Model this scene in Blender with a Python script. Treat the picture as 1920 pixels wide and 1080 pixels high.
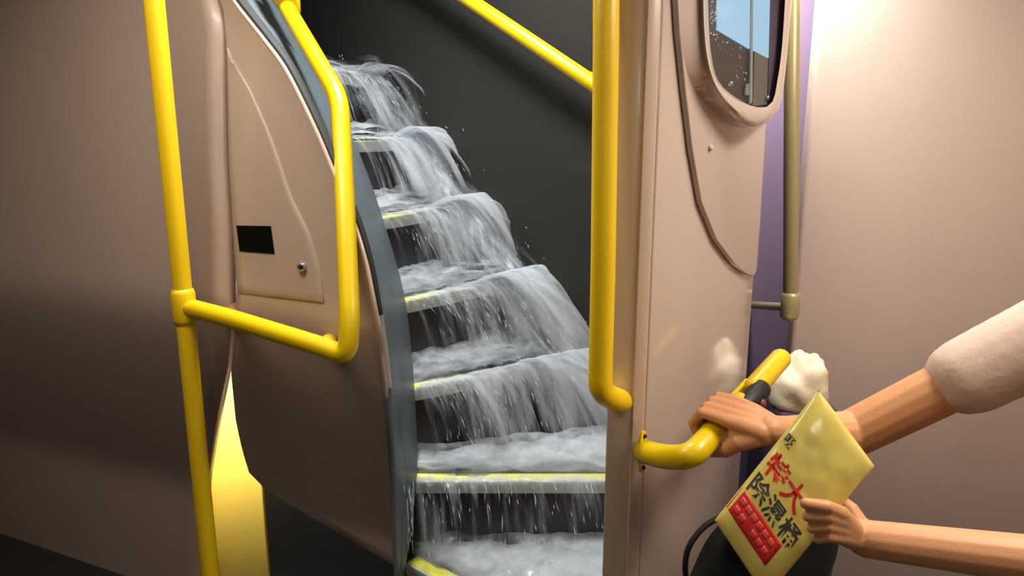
import bpy, bmesh, math, random
import numpy as np
from mathutils import Vector, Matrix, noise

random.seed(7); np.random.seed(7)
for o in list(bpy.data.objects): bpy.data.objects.remove(o)
SC = bpy.context.scene
COL = SC.collection

# ------------------------------------------------------------------ camera
F = 1343.0; PITCH = math.radians(12.0); CAM = Vector((0, 0, 1.45))
cam = bpy.data.cameras.new('camera'); cam.sensor_width = 36; cam.lens = 36 * F / 1920; cam.clip_start = .02
camo = bpy.data.objects.new('camera', cam); COL.objects.link(camo)
camo.location = CAM; camo.rotation_euler = (math.pi / 2 - PITCH, 0, 0)
SC.camera = camo

# ------------------------------------------------------------------ world, exposure
w = bpy.data.worlds.new('world'); SC.world = w; w.use_nodes = True
w.node_tree.nodes['Background'].inputs[0].default_value = (.55, .6, .7, 1)
w.node_tree.nodes['Background'].inputs[1].default_value = .04
SC.view_settings.view_transform = 'Standard'; SC.view_settings.look = 'None'
SC.view_settings.gamma = 1; SC.view_settings.use_curve_mapping = False
SC.view_settings.exposure = 0.0

# ------------------------------------------------------------------ room lamps (their fixtures come with the ceiling)
LAMPS = [  # (x, y, z, size x, size y, watts, colour)
    (-.74, 1.02, 2.13, .7, .22, 8.5, (1, .89, .74)),
    (1.02, .80, 2.13, .25, .7, 22, (1, .92, .82)),
    (.0, -1.2, 2.13, .25, .9, 8, (1, .92, .82)),
]
VOID_FILL_LAMP = (-.95, 1.88, 1.12, .22, .06, 42, (1, .95, .85))     # added lamp behind the left bulkhead panel, brightens the yellow board
STAIR_LAMP = (-.25, 1.58, 2.50, .26, 31, (.94, .97, 1.0))
PURPLE_FILL_LAMP = (.66, 1.90, 2.13, .12, .3, 18, (1, .95, .92))  # added lamp, there only to brighten the purple wall
def area(name, loc, sx, sy, watts, col, rot=(0, 0, 0)):
    l = bpy.data.lights.new(name, 'AREA'); l.shape = 'RECTANGLE'; l.size = sx; l.size_y = sy
    l.energy = watts; l.color = col
    o = bpy.data.objects.new(name, l); COL.objects.link(o); o.location = loc; o.rotation_euler = rot
    return o
for (x, y, z, sx, sy, wt, c) in LAMPS: area('ceiling_lamp_light', (x, y, z - .03), sx, sy, wt, c)
x, y, z, s, wt, c = STAIR_LAMP; area('stair_lamp_light', (x, y, z - .03), s, s, wt, c)
x, y, z, sx, sy, wt, c = PURPLE_FILL_LAMP; area('purple_fill_light', (x, y, z - .03), sx, sy, wt, c)
x, y, z, sx, sy, wt, c = VOID_FILL_LAMP; area('void_fill_light', (x, y, z), sx, sy, wt, c, Vector((.25, .42, -.88)).to_track_quat('-Z', 'Y').to_euler())

# ------------------------------------------------------------------ helpers
FWD = Vector((0, math.cos(PITCH), -math.sin(PITCH))); UP = Vector((0, math.sin(PITCH), math.cos(PITCH))); RT = Vector((1, 0, 0))
def ray(px, py):
    return RT * ((px - 960) / F) - UP * ((py - 540) / F) + FWD
def PY(px, py, d):
    r = ray(px, py); return CAM + r * (d / r.y)
def PZ(px, py, z):
    r = ray(px, py); return CAM + r * ((z - CAM.z) / r.z)
def PP(px, py, p0, n):
    r = ray(px, py); return CAM + r * ((Vector(p0) - CAM).dot(Vector(n)) / r.dot(Vector(n)))

def srgb(r, g, b):
    f = lambda c: (c / 255 / 12.92) if c / 255 <= .04045 else ((c / 255 + .055) / 1.055) ** 2.4
    return (f(r), f(g), f(b), 1)

def mat(name, col, rough=.5, metal=0, coat=0, var=.06, scale=6, bump=0, bscale=120, spec=.5):
    m = bpy.data.materials.new(name); m.use_nodes = True
    nt = m.node_tree; b = nt.nodes['Principled BSDF']
    b.inputs['Roughness'].default_value = rough; b.inputs['Metallic'].default_value = metal
    b.inputs['Coat Weight'].default_value = coat; b.inputs['Coat Roughness'].default_value = .12
    b.inputs['Specular IOR Level'].default_value = spec
    tc = nt.nodes.new('ShaderNodeTexCoord')
    n = nt.nodes.new('ShaderNodeTexNoise'); n.inputs['Scale'].default_value = scale; n.inputs['Detail'].default_value = 5
    nt.links.new(tc.outputs['Object'], n.inputs['Vector'])
    mx = nt.nodes.new('ShaderNodeMix'); mx.data_type = 'RGBA'
    mx.inputs[6].default_value = tuple(c * (1 - var) for c in col[:3]) + (1,)
    mx.inputs[7].default_value = tuple(min(1, c * (1 + var)) for c in col[:3]) + (1,)
    nt.links.new(n.outputs['Fac'], mx.inputs[0]); nt.links.new(mx.outputs[2], b.inputs['Base Color'])
    if bump:
        n2 = nt.nodes.new('ShaderNodeTexNoise'); n2.inputs['Scale'].default_value = bscale
        nt.links.new(tc.outputs['Object'], n2.inputs['Vector'])
        bp = nt.nodes.new('ShaderNodeBump'); bp.inputs['Strength'].default_value = bump; bp.inputs['Distance'].default_value = .004
        nt.links.new(n2.outputs['Fac'], bp.inputs['Height']); nt.links.new(bp.outputs['Normal'], b.inputs['Normal'])
    return m
def emis(name, col, st):
    m = bpy.data.materials.new(name); m.use_nodes = True; nt = m.node_tree
    b = nt.nodes['Principled BSDF']; b.inputs['Base Color'].default_value = (.02, .02, .02, 1)
    b.inputs['Emission Color'].default_value = col; b.inputs['Emission Strength'].default_value = st
    return m

M = {}
M['mauve'] = mat('mauve_panel', srgb(184, 162, 148), .32, coat=.25, var=.04, scale=3)
M['mauve_gloss'] = mat('mauve_gloss_panel', srgb(198, 177, 161), .14, coat=1.0, var=.03, scale=2)
M['mauve_trim'] = mat('mauve_trim', srgb(205, 176, 152), .3, coat=.3, var=.03)
M['purple'] = mat('purple_wall', srgb(140, 122, 148), .5, var=.05)
M['purple_dark'] = mat('purple_dark', srgb(70, 58, 76), .45, var=.08)
M['slate'] = mat('slate_stringer', srgb(96, 108, 113), .4, var=.05)
M['rubber'] = mat('black_rubber', srgb(38, 38, 38), .6, var=.1)
M['charcoal'] = mat('charcoal_wall', srgb(43, 41, 37), .6, var=.10, scale=5, bump=.15, bscale=300, spec=.25)
M['black'] = mat('black_plastic', srgb(16, 15, 15), .5, var=.1)
M['sticker'] = mat('black_sticker', srgb(4, 4, 4), .7, var=.0, spec=.1)
M['yellow'] = mat('yellow_powder_coat', srgb(226, 190, 0), .33, coat=.15, var=.03, scale=20, bump=.12, bscale=500)
M['yellow_warm'] = mat('yellow_worn_coat', srgb(244, 202, 18), .36, coat=.1, var=.06, scale=9, bump=.12, bscale=500)
M['yellow_panel'] = mat('yellow_panel', srgb(250, 220, 96), .6, var=.03)
M['step'] = mat('step_dark', srgb(44, 37, 35), .35, var=.25, scale=30, bump=.3, bscale=200)
M['strip'] = mat('nosing_yellow', srgb(236, 232, 74), .5, var=.08, scale=25)
M['lip'] = mat('nosing_lip', srgb(190, 196, 186), .35, var=.06)
M['floor'] = mat('floor_vinyl', srgb(52, 52, 54), .5, var=.2, scale=60)
M['ceiling'] = mat('ceiling_white', srgb(200, 192, 184), .6, var=.03)
M['khaki'] = mat('satin_rail', srgb(176, 162, 116), .35, metal=.35, var=.05)
M['steel'] = mat('steel', srgb(190, 190, 188), .25, metal=.9, var=.03)
M['lamp'] = emis('lamp_diffuser', (1, .9, .78, 1), 3)
M['skin'] = mat('skin', srgb(206, 146, 98), .5, var=.06, scale=30, bump=.08, bscale=260)
M['cream_cloth'] = mat('cream_cloth', srgb(224, 204, 172), .85, var=.07, scale=14, bump=.3, bscale=60)
M['shirt'] = mat('shirt_cloth', srgb(206, 178, 160), .85, var=.05, bump=.2, bscale=90)
M['trousers'] = mat('trousers_cloth', srgb(30, 30, 36), .9, var=.1)
M['hair'] = mat('hair', srgb(24, 20, 18), .5, var=.2, scale=40)
M['bag'] = mat('black_bag_fabric', srgb(14, 13, 14), .8, var=.15, scale=40)
M['pack'] = mat('pack_yellow_film', srgb(226, 204, 104), .28, coat=.4, var=.10, scale=22)
M['red'] = mat('pack_red_print', srgb(206, 44, 34), .35, var=.05)
M['red_soft'] = mat('pack_pale_red_print', srgb(214, 72, 58), .4, var=.05)
M['ink'] = mat('pack_dark_print', srgb(58, 58, 50), .4, var=.05)
M['blue'] = emis('lit_blue_pane', srgb(164, 212, 240), .92)
M['rust'] = mat('worn_bracket', srgb(150, 96, 50), .6, var=.3, scale=60)
M['drop'] = mat('water_drop', srgb(235, 232, 215), .1, var=.02)
M['glassback'] = mat('dark_window', srgb(44, 40, 36), .35, var=.1)
g = bpy.data.materials.new('window_glass'); g.use_nodes = True; nt = g.node_tree
gl = nt.nodes.new('ShaderNodeBsdfGlossy'); gl.inputs['Roughness'].default_value = .03
tr = nt.nodes.new('ShaderNodeBsdfTransparent'); mx = nt.nodes.new('ShaderNodeMixShader'); mx.inputs[0].default_value = .07
nt.links.new(tr.outputs[0], mx.inputs[1]); nt.links.new(gl.outputs[0], mx.inputs[2])
nt.links.new(mx.outputs[0], nt.nodes['Material Output'].inputs[0]); M['glass'] = g

def link(name, me, m, parent=None, smooth=False, bevel=0, bseg=2, sharp=35):
    o = bpy.data.objects.new(name, me); COL.objects.link(o)
    if m is not None: me.materials.append(m)
    if smooth:
        me.polygons.foreach_set('use_smooth', [True] * len(me.polygons))
        if sharp: me.set_sharp_from_angle(angle=math.radians(sharp))
    if bevel:
        b = o.modifiers.new('bevel', 'BEVEL'); b.width = bevel; b.segments = bseg; b.limit_method = 'ANGLE'; b.angle_limit = math.radians(40)
        me.polygons.foreach_set('use_smooth', [True] * len(me.polygons))
        b.harden_normals = False
    if parent is not None:
        o.parent = parent
        o.matrix_parent_inverse = world_inv(parent)
    return o
def world_inv(p):
    mt = Matrix.Translation(p.location) @ p.rotation_euler.to_matrix().to_4x4()
    if p.parent is not None: mt = p.parent.matrix_parent_inverse.inverted() @ p.matrix_parent_inverse @ mt if False else world_of(p)
    return mt.inverted()
def world_of(p):
    mt = p.matrix_parent_inverse @ Matrix.Translation(p.location) @ p.rotation_euler.to_matrix().to_4x4() if p.parent else Matrix.Translation(p.location) @ p.rotation_euler.to_matrix().to_4x4()
    return world_of(p.parent) @ mt if p.parent else mt
def mesh(verts, faces):
    me = bpy.data.meshes.new('m'); me.from_pydata([tuple(v) for v in verts], [], faces)
    bm = bmesh.new(); bm.from_mesh(me); bmesh.ops.recalc_face_normals(bm, faces=bm.faces); bm.to_mesh(me); bm.free()
    me.update(); return me
def orient(me, d):
    s_ = sum((p.normal * p.area for p in me.polygons), Vector()).dot(Vector(d))
    if s_ < 0: me.flip_normals()
    return me
def tag(o, label, cat, group=None, kind=None):
    o['label'] = label; o['category'] = cat
    if group: o['group'] = group
    if kind: o['kind'] = kind
    return o
def empty(name, loc, label, cat, group=None, kind=None):
    o = bpy.data.objects.new(name, None); COL.objects.link(o); o.location = loc; o.empty_display_size = .05
    return tag(o, label, cat, group, kind)
def structure(o): o['kind'] = 'structure'; return o

def prism(plan, z0, z1):
    n = len(plan)
    v = [(p[0], p[1], z0) for p in plan] + [(p[0], p[1], z1) for p in plan]
    f = [list(range(n))[::-1], list(range(n, 2 * n))] + [[i, (i + 1) % n, n + (i + 1) % n, n + i] for i in range(n)]
    return mesh(v, f)
def box(c, s): 
    x, y, z = c; a, b, h = s[0] / 2, s[1] / 2, s[2] / 2
    return prism([(x - a, y - b), (x + a, y - b), (x + a, y + b), (x - a, y + b)], z - h, z + h)
def slab(front, off):   # a polygon given an own thickness along off
    n = len(front); v = [Vector(p) for p in front] + [Vector(p) + Vector(off) for p in front]
    f = [list(range(n)), list(range(n, 2 * n))[::-1]] + [[i, n + i, n + (i + 1) % n, (i + 1) % n] for i in range(n)]
    return mesh(v, f)
def fillet(pts, r, seg=7):
    pts = [Vector(p) for p in pts]; out = [pts[0]]
    for i in range(1, len(pts) - 1):
        a, b, c = pts[i - 1], pts[i], pts[i + 1]
        rr = min(r, (a - b).length * .45, (c - b).length * .45)
        p, q = b + (a - b).normalized() * rr, b + (c - b).normalized() * rr
        for k in range(seg + 1):
            t = k / seg; out.append(p * (1 - t) ** 2 + b * 2 * t * (1 - t) + q * t * t)
    out.append(pts[-1]); return out
def tube(pts, rad, seg=20, round_ends=(True, True)):
    pts = [Vector(p) for p in pts]; n = len(pts)
    rads = [rad] * n if not isinstance(rad, (list, tuple)) else list(rad)
    tang = [(pts[min(i + 1, n - 1)] - pts[max(i - 1, 0)]).normalized() for i in range(n)]
    ext = []   # domed ends
    if round_ends[0]:
        for k in range(3, 0, -1): ext.append((pts[0] - tang[0] * rads[0] * .7 * math.sin(k * math.pi / 7), rads[0] * math.cos(k * math.pi / 7), tang[0]))
    body = [(pts[i], rads[i], tang[i]) for i in range(n)]
    tail = []
    if round_ends[1]:
        for k in range(1, 4): tail.append((pts[-1] + tang[-1] * rads[-1] * .7 * math.sin(k * math.pi / 7), rads[-1] * math.cos(k * math.pi / 7), tang[-1]))
    rings = ext + body + tail
    ref = Vector((0, 0, 1)) if abs(tang[0].z) < .9 else Vector((1, 0, 0))
    u = tang[0].cross(ref).normalized(); v = []; f = []
    for (p, r, t) in rings:
        u = (u - t * u.dot(t)).normalized(); b = t.cross(u)
        for k in range(seg):
            a = 2 * math.pi * k / seg; v.append(p + u * (r * math.cos(a)) + b * (r * math.sin(a)))
    for i in range(len(rings) - 1):
        for k in range(seg):
            f.append([i * seg + k, i * seg + (k + 1) % seg, (i + 1) * seg + (k + 1) % seg, (i + 1) * seg + k])
    f.append(list(range(seg))[::-1]); m0 = (len(rings) - 1) * seg; f.append(list(range(m0, m0 + seg)))
    return mesh(v, f)
def resample(pts, n):
    pts = [Vector(p) for p in pts]; L = [0]
    for a, b in zip(pts, pts[1:]): L.append(L[-1] + (b - a).length)
    out = []
    for i in range(n):
        s = L[-1] * i / (n - 1); k = 0
        while k < len(L) - 2 and L[k + 1] < s: k += 1
        t = (s - L[k]) / max(1e-9, L[k + 1] - L[k]); out.append(pts[k].lerp(pts[k + 1], min(1, max(0, t))))
    return out
def smooth_curve(pts, n):     # Catmull-Rom through the points, resampled evenly
    pts = [Vector(p) for p in pts]; q = [pts[0] * 2 - pts[1]] + pts + [pts[-1] * 2 - pts[-2]]; out = []
    for i in range(1, len(q) - 2):
        for k in range(12):
            t = k / 12; a, b, c, d = q[i - 1], q[i], q[i + 1], q[i + 2]
            out.append(.5 * ((2 * b) + (c - a) * t + (2 * a - 5 * b + 4 * c - d) * t * t + (3 * b - a - 3 * c + d) * t ** 3))
    out.append(pts[-1]); return resample(out, n)
def loft(A, B, m=1):          # strip between two polylines
    n = len(A); v = []; f = []
    for i in range(n):
        for j in range(m + 1): v.append(A[i].lerp(B[i], j / m))
    for i in range(n - 1):
        for j in range(m): f.append([i * (m + 1) + j, i * (m + 1) + j + 1, (i + 1) * (m + 1) + j + 1, (i + 1) * (m + 1) + j])
    return v, f
def solid(o, t, off=0):
    s = o.modifiers.new('solid', 'SOLIDIFY'); s.thickness = t; s.offset = off; s.use_even_offset = False; return o
def px2(p): return Vector((p[0], p[1], 0))

# ------------------------------------------------------------------ room shell
structure(link('floor', box((-.13, .6, -.03), (3.7, 6.6, .06)), M['floor']))
structure(link('ceiling', prism([(-1.95, -2.7), (1.7, -2.7), (1.7, 2.28), (.5, 2.28), (.2, 1.45), (-.7, 1.45), (-.8, 2.05), (-1.95, 2.35)], 2.15, 2.25), M['ceiling']))
M['saloon'] = mat('saloon_grey', srgb(104, 96, 92), .6)
structure(link('wall_back', box((-.13, -2.72, 1.05), (3.7, .04, 2.2)), M['saloon']))
structure(link('wall_left', box((-1.97, .6, 1.05), (.04, 6.6, 2.2)), M['saloon']))
structure(link('wall_right', box((1.72, -.2, 1.05), (.04, 5.0, 2.2)), M['mauve']))
for i, (x, y, z, sx, sy, wt, c) in enumerate(LAMPS + [PURPLE_FILL_LAMP]):
    r = empty('ceiling_lamp', (x, y, z), ['ceiling lamp close above the mauve stair enclosure panel', 'long ceiling lamp over the right of the aisle', 'ceiling lamp far behind the camera over the aisle', 'short added ceiling lamp brightening the purple wall'][i], 'lamp', 'ceiling lamps')
    link('lamp_housing', box((x, y, z + .005), (sx + .06, sy + .06, .03)), M['ceiling'], r, bevel=.006)
    link('lamp_diffuser', box((x, y, z - .014), (sx, sy, .012)), M['lamp'], r, bevel=.004)

# ------------------------------------------------------------------ stairwell walls
WP = Vector((.21, 1.97, 0)); WD = Vector((-.74, .67, 0)).normalized(); WN = Vector((-WD.y, WD.x, 0))
if WN.y > 0: WN = -WN           # towards the stairs
def wall_at(t): return WP + WD * t
a, b = wall_at(-.42), wall_at(3.2)
structure(link('wall_stair', prism([(a.x, a.y), (b.x, b.y), ((b - WN * .05).x, (b - WN * .05).y), ((a - WN * .05).x, (a - WN * .05).y)], 0, 3.9), M['charcoal']))
structure(link('ceiling_stairwell', prism([(-2.4, 1.9), (1.0, 1.2), (1.0, 2.2), (-1.9, 4.4)], 3.9, 3.96), M['charcoal']))
# upper deck edge seen at the top of the stairs
e = slab([PY(566, 20, 3.0), PY(640, -2, 3.3), PY(720, -30, 3.5), PY(720, -150, 3.5), PY(560, -150, 3.0)], (-.1, .25, 0))
structure(link('trim_1', e, mat('upper_deck_edge', srgb(120, 122, 132), .5)))
r = empty('stair_lamp', STAIR_LAMP[:3], 'small square lamp above the stair flight', 'lamp')
x, y, z, s = STAIR_LAMP[:4]
link('lamp_housing', box((x, y, z + .01), (s + .05, s + .05, .04)), M['charcoal'], r, bevel=.006)
link('lamp_diffuser', box((x, y, z - .014), (s, s, .012)), M['lamp'], r, bevel=.004)
link('lamp_stem', tube([(x, y, z + .03), (x, y, 3.92)], .015), M['charcoal'], r)

# ------------------------------------------------------------------ the winding stairs
Z0 = .43; RISE = .2
NOSE = [((-.225, 1.547), (.19, 1.21)), ((-.222, 1.60), (.40, 1.60)), ((-.234, 1.70), (.215, 1.965)), ((-.275, 1.79), (.04, 2.122)),
        ((-.354, 1.90), (-.14, 2.286)), ((-.447, 2.02), (-.30, 2.43)), ((-.56, 2.13), (-.455, 2.571)),
        ((-1.55, 2.90), (-1.48, 3.498))]      # the last pair is the far end of the landing
stair = empty('staircase', (0, 1.8, 0), 'dark winding bus staircase with yellow-edged treads under running water', 'staircase')
def V2(p): return Vector((p[0], p[1], 0))
for k in range(len(NOSE) - 1):
    L, R = V2(NOSE[k][0]), V2(NOSE[k][1]); L2, R2 = V2(NOSE[k + 1][0]), V2(NOSE[k + 1][1])
    d = (R - L).normalized(); n = Vector((d.y, -d.x, 0)); z = Z0 + RISE * k
    d2 = (R2 - L2).normalized(); n2 = Vector((d2.y, -d2.x, 0))
    Le, Re = L - d * .05, R; L2e, R2e = L2 - d2 * .05 - n2 * .03, R2 - n2 * .03
    plan = [Le, Re] + ([Vector((.42, 1.35, 0)), Vector((.42, 1.62, 0))] if k == 0 else []) + ([wall_at(-.3)] if k == 1 else []) + [R2e, L2e]
    st = link('step', prism([(p.x, p.y) for p in plan], z - .24 if k else 0, z), M['step'], stair, bevel=.004)
    W = .034 - .0015 * k
    a, b = L - d * .035, R - d * (.0 if k != 0 else 0)
    def bar(a, b, i0, i1, z0, z1): return prism([((a + n * i0).x, (a + n * i0).y), ((b + n * i0).x, (b + n * i0).y), ((b + n * i1).x, (b + n * i1).y), ((a + n * i1).x, (a + n * i1).y)], z0, z1)
    link('nosing_strip', bar(a, b, -W, .002, z, z + .006), M['strip'], st, bevel=.0015)
    link('nosing_lip', bar(a, b, .0015, .010, z - .026, z + .005), M['lip'], st, bevel=.002)

# inner stringer, a curved side wall following the flight
SR = [(742, 1160, 1.50), (758, 1080, 1.53), (778, 950, 1.575), (784, 860, 1.61), (779, 740, 1.68), (768, 610, 1.755), (752, 520, 1.81), (716, 400, 1.90), (692, 330, 1.96), (664, 260, 2.04), (628, 180, 2.14), (588, 90, 2.26), (560, 20, 2.36), (530, -60, 2.48)]
SL = [(744, 1160, 1.47), (741, 1080, 1.47), (739, 930, 1.48), (730, 760, 1.49), (712, 610, 1.51), (692, 500, 1.53), (664, 410, 1.56), (644, 345, 1.59), (615, 275, 1.63), (572, 180, 1.69), (528, 95, 1.76), (472, 10, 1.84), (430, -60, 1.92), (400, -110, 1.97)]
A = smooth_curve([PY(*p) for p in SL], 60); B = smooth_curve([PY(*p) for p in SR], 60)
v, f = [], []
for i in range(60):      # a shallow step across the strip: flat face, ridge, lower face
    a_, b_ = A[i], B[i]
    for t, o_ in ((0, 0), (.1, .006), (.30, .008), (.42, -.002), (.55, 0.004), (.97, .0), (1.0, -.02)):
        v.append(a_.lerp(b_, t) + Vector((.35, -.9, .1)) * o_)
for i in range(59):
    for j in range(6): f.append([i * 7 + j, i * 7 + j + 1, (i + 1) * 7 + j + 1, (i + 1) * 7 + j])
so = link('stringer', orient(mesh(v, f), (.35, -.9, .1)), M['slate'], stair, smooth=True, sharp=50); solid(so, .012, -1)
# black plinth under the enclosure
p1, p2 = PY(503, 1000, 2.10), PY(748, 1000, 1.84)
link('plinth', prism([(p1.x, p1.y), (p2.x, p2.y), (p2.x + .02, p2.y + .06), (p1.x, p1.y + .25)], 0, .70), M['black'], stair)

# ------------------------------------------------------------------ left enclosure panels
EA = Vector((-.397, 1.5, 0)); ED = Vector((-.916, .40, 0)).normalized(); EN = Vector((-ED.y, ED.x, 0))
if EN.y > 0: EN = -EN
def bulge(z):
    if z > 1.06: return .10 * (z - 1.06)
    x = min(1.06 - z, .66); return .42 * x * x / (x + .10)
def on_panel(px, py, lift=0):
    r = ray(px, py); lo, hi = .6, 4.0
    g_ = lambda t: (CAM + r * t - EA).dot(EN) + bulge((CAM + r * t).z) - lift
    for _ in range(50):
        mid = (lo + hi) / 2
        if g_(mid) > 0: lo = mid
        else: hi = mid
    return CAM + r * lo
def panel_grid(left, right, rows, cols, lift=0):
    Lp = resample([px2(p) for p in left], rows); Rp = resample([px2(p) for p in right], rows); v = []; f = []
    for i in range(rows):
        for j in range(cols + 1):
            q = Lp[i].lerp(Rp[i], j / cols); v.append(on_panel(q.x, q.y, lift))
    for i in range(rows - 1):
        for j in range(cols): k = i * (cols + 1) + j; f.append([k, k + 1, k + cols + 2, k + cols + 1])
    return orient(mesh(v, f), EN)
enc = empty('stair_enclosure_panel', PY(590, 1000, 1.6) * 1.0, 'mauve stair enclosure panel with curved edge beside the stairs', 'panel')
LE = [(392, -60), (418, 20), (424, 100), (428, 300), (436, 430), (444, 540), (440, 610), (433, 700), (442, 790), (453, 840), (466, 885), (502, 922)]
RE = [(405, -60), (440, 0), (470, 40), (500, 78), (540, 134), (590, 235), (620, 305), (650, 380), (670, 430), (690, 500), (707, 590), (722, 700), (730, 780), (737, 880), (741, 980), (743, 1062)]
o = link('panel_skin', panel_grid(LE, RE, 60, 24), M['mauve'], enc, smooth=True, sharp=50); solid(o, .022, -1)
# rounded bright edge bead and the rubber gasket along it
edge = smooth_curve([on_panel(p[0] - 2, p[1], .001) for p in RE], 70)
link('edge_bead', tube(edge, .0045, 8), M['mauve_trim'], enc, smooth=True)
gask = smooth_curve([on_panel(p[0] + 7, p[1] - 2, -.012) for p in RE[:11]], 50)
link('gasket', tube(gask, [.016 - .011 * i / 49 for i in range(50)], 10), M['rubber'], enc, smooth=True)
# access hatch, slightly proud
HL = [(426, 90), (429, 300), (437, 430), (446, 548)]
HR = [(433, 112), (466, 165), (500, 240), (522, 300), (545, 370), (580, 440), (600, 510), (606, 567)]
o = link('hatch', panel_grid(HL, HR, 30, 12, .004), M['mauve'], enc, smooth=True, sharp=50); solid(o, .004, -1)
hatch = o
o.modifiers.new('bevel', 'BEVEL').width = .0015
lk = on_panel(567, 501, .006)
link('lock', tube([lk - EN * .004, lk + EN * .004], .011, 16), M['steel'], hatch, smooth=True)
link('keyhole', tube([lk + EN * .005 + Vector((.003, 0, .003)), lk + EN * .010 + Vector((.003, 0, .003))], .006, 12), M['black'], hatch, smooth=True)
o = link('sticker', slab([on_panel(443, 423, .0062), on_panel(507, 424, .0062), on_panel(514, 476, .0062), on_panel(449, 471, .0062)], -EN * .0015), M['sticker'], hatch)
o['label'] = 'plain black rectangular sticker'
# neighbouring panel, dark void and yellow bulkhead
NL = [(-60, -120), (-60, 1300)]
NR = [(372, -120), (417, 40), (420, 300), (428, 430), (430, 620), (424, 700), (404, 800), (388, 900), (382, 1000), (380, 1300)]
o = link('bulkhead_panel', panel_grid(NL, NR, 50, 14), M['mauve'], None, smooth=True, sharp=50); solid(o, .022, -1)
tag(o, 'plain mauve bulkhead panel left of the dark gap, behind the floor pole', 'panel')
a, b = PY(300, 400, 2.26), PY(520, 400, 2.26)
structure(link('void_shade_sheet', prism([(a.x, a.y), (b.x, b.y), (b.x, b.y + .04), (a.x, a.y + .04)], .86, 2.15), M['black']))  # black sheet standing in for the shade inside the gap
a, b = PY(330, 1000, 2.20), PY(499, 1000, 2.10)
yb = link('yellow_bulkhead', prism([(a.x, a.y), (b.x, b.y), (b.x, b.y + .03), (a.x, a.y + .03)], 0, .86), M['yellow_panel'], bevel=.006)
sl_ = empty('added_void_lamp', VOID_FILL_LAMP[:3], 'small added lamp behind the left bulkhead panel, brightening the yellow board', 'lamp')
x, y, z = VOID_FILL_LAMP[:3]
link('lamp_body', box((x, y - .03, z + .01), (.24, .05, .05)), M['steel'], sl_, bevel=.006)
link('lamp_diffuser', box((x, y - .004, z - .006), (.22, .006, .03)), M['lamp'], sl_, bevel=.002)
tag(yb, 'bright yellow bulkhead board showing below the mauve panel', 'bulkhead')

# ------------------------------------------------------------------ yellow handrails
def rail(name, pts, rad, fil, label, material='yellow', ends=(True, True), loc=None):
    r = empty(name, loc or Vector(pts[-1]), label, 'handrail')
    link('bar', tube(fillet(pts, fil), rad), M[material], r, smooth=True)
    return r
pts = [PY(508, -60, 1.98), PY(537, 14, 1.86), PY(637, 185, 1.62), PY(648, 400, 1.49), PY(656, 600, 1.385), PY(652, 668, 1.37), PY(604, 650, 1.40), PY(436, 598, 1.51), PY(345, 574, 1.56)]
hr = rail('stair_handrail', pts, .0205, .045, 'bent yellow handrail mounted over the mauve enclosure panel')
st_c = PY(536, -6, 1.86)
link('clamp', tube([PY(546, 22, 1.885), PY(534, -12, 1.86), PY(520, -50, 1.90)], [.024, .037, .040], 14), M['yellow_warm'], hr, smooth=True)
q = on_panel(615, 640, 0); link('standoff', tube([PY(612, 652, 1.395), PY(613, 646, 1.42), q - EN * .005], [.021, .019, .017], 14), M['yellow'], hr, smooth=True)
q = on_panel(437, 588, 0); link('bracket', tube([PY(436, 598, 1.51), q + EN * .01, q - EN * .006], [.018, .019, .026], 14), M['rust'], hr, smooth=True)
# floor pole left of the photograph's own edge, joined to the rail
pb = PY(345, 574, 1.56)
fp = empty('floor_pole', (pb.x, pb.y, 0), 'straight yellow floor to ceiling pole by the left bulkhead panel', 'pole')
link('pole', tube([(pb.x, pb.y, .02), (pb.x, pb.y, 2.14)], .0205, round_ends=(False, False)), M['yellow_warm'], fp, smooth=True)
link('foot_flange', tube([(pb.x, pb.y, 0), (pb.x, pb.y, .02)], .045, 24, (False, False)), M['yellow_warm'], fp, smooth=True)
link('collar', tube([(pb.x, pb.y, pb.z - .03), (pb.x, pb.y, pb.z + .03)], .026, 20), M['yellow_warm'], fp, smooth=True)
# wall handrail in the stairwell
HP = WP + WN * .085; h1 = PP(1114, 158, HP, WN); h2 = PP(880, 0, HP, WN); dr = (h2 - h1).normalized()
wh = rail('wall_handrail', [h1 + dr * -.01, h1 + dr * 1.3], .020, .05, 'straight yellow handrail climbing the dark stairwell wall', loc=h1)
q = h1 + dr * .03; link('bracket', tube([q, q - WN * .088], [.019, .015], 14), M['yellow'], wh, smooth=True)
q = h1 + dr * .9; link('bracket', tube([q, q - WN * .088], [.019, .015], 14), M['yellow'], wh, smooth=True)

# ------------------------------------------------------------------ pillar and glossy panel on the right
A_, B_, C_ = PY(1143, 540, 1.222), PY(1192, 540, 1.205), PY(1219, 540, 1.212)
pil = empty('door_pillar', (C_.x - .03, C_.y, 0), 'tall mauve corner pillar with shaded side behind the yellow pole', 'pillar')
link('pillar_body', prism([(A_.x, A_.y), (B_.x, B_.y), (C_.x - .002, C_.y), (C_.x + .05, C_.y + .12), (A_.x + .08, A_.y + .12)], 0, 2.15), mat('pillar_tan', srgb(190, 166, 140), .35, coat=.2, var=.04), pil, bevel=.005)
link('cover_strip', prism([(B_.x + .001, B_.y - .004), (C_.x - .001, C_.y - .004), (C_.x - .001, C_.y + .004), (B_.x + .001, B_.y + .004)], .02, 2.14), M['mauve_trim'], pil, bevel=.003)
F_ = PY(1412, 540, 1.60); Cp = PY(1222, 540, 1.214)
GD = Vector((F_.x - Cp.x, F_.y - Cp.y, 0)).normalized(); GN = Vector((GD.y, -GD.x, 0))     # normal towards camera/right
gp = empty('gloss_panel', (Cp.x, Cp.y, 0), 'glossy mauve wall panel reflecting the yellow grab rail', 'panel')
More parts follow.
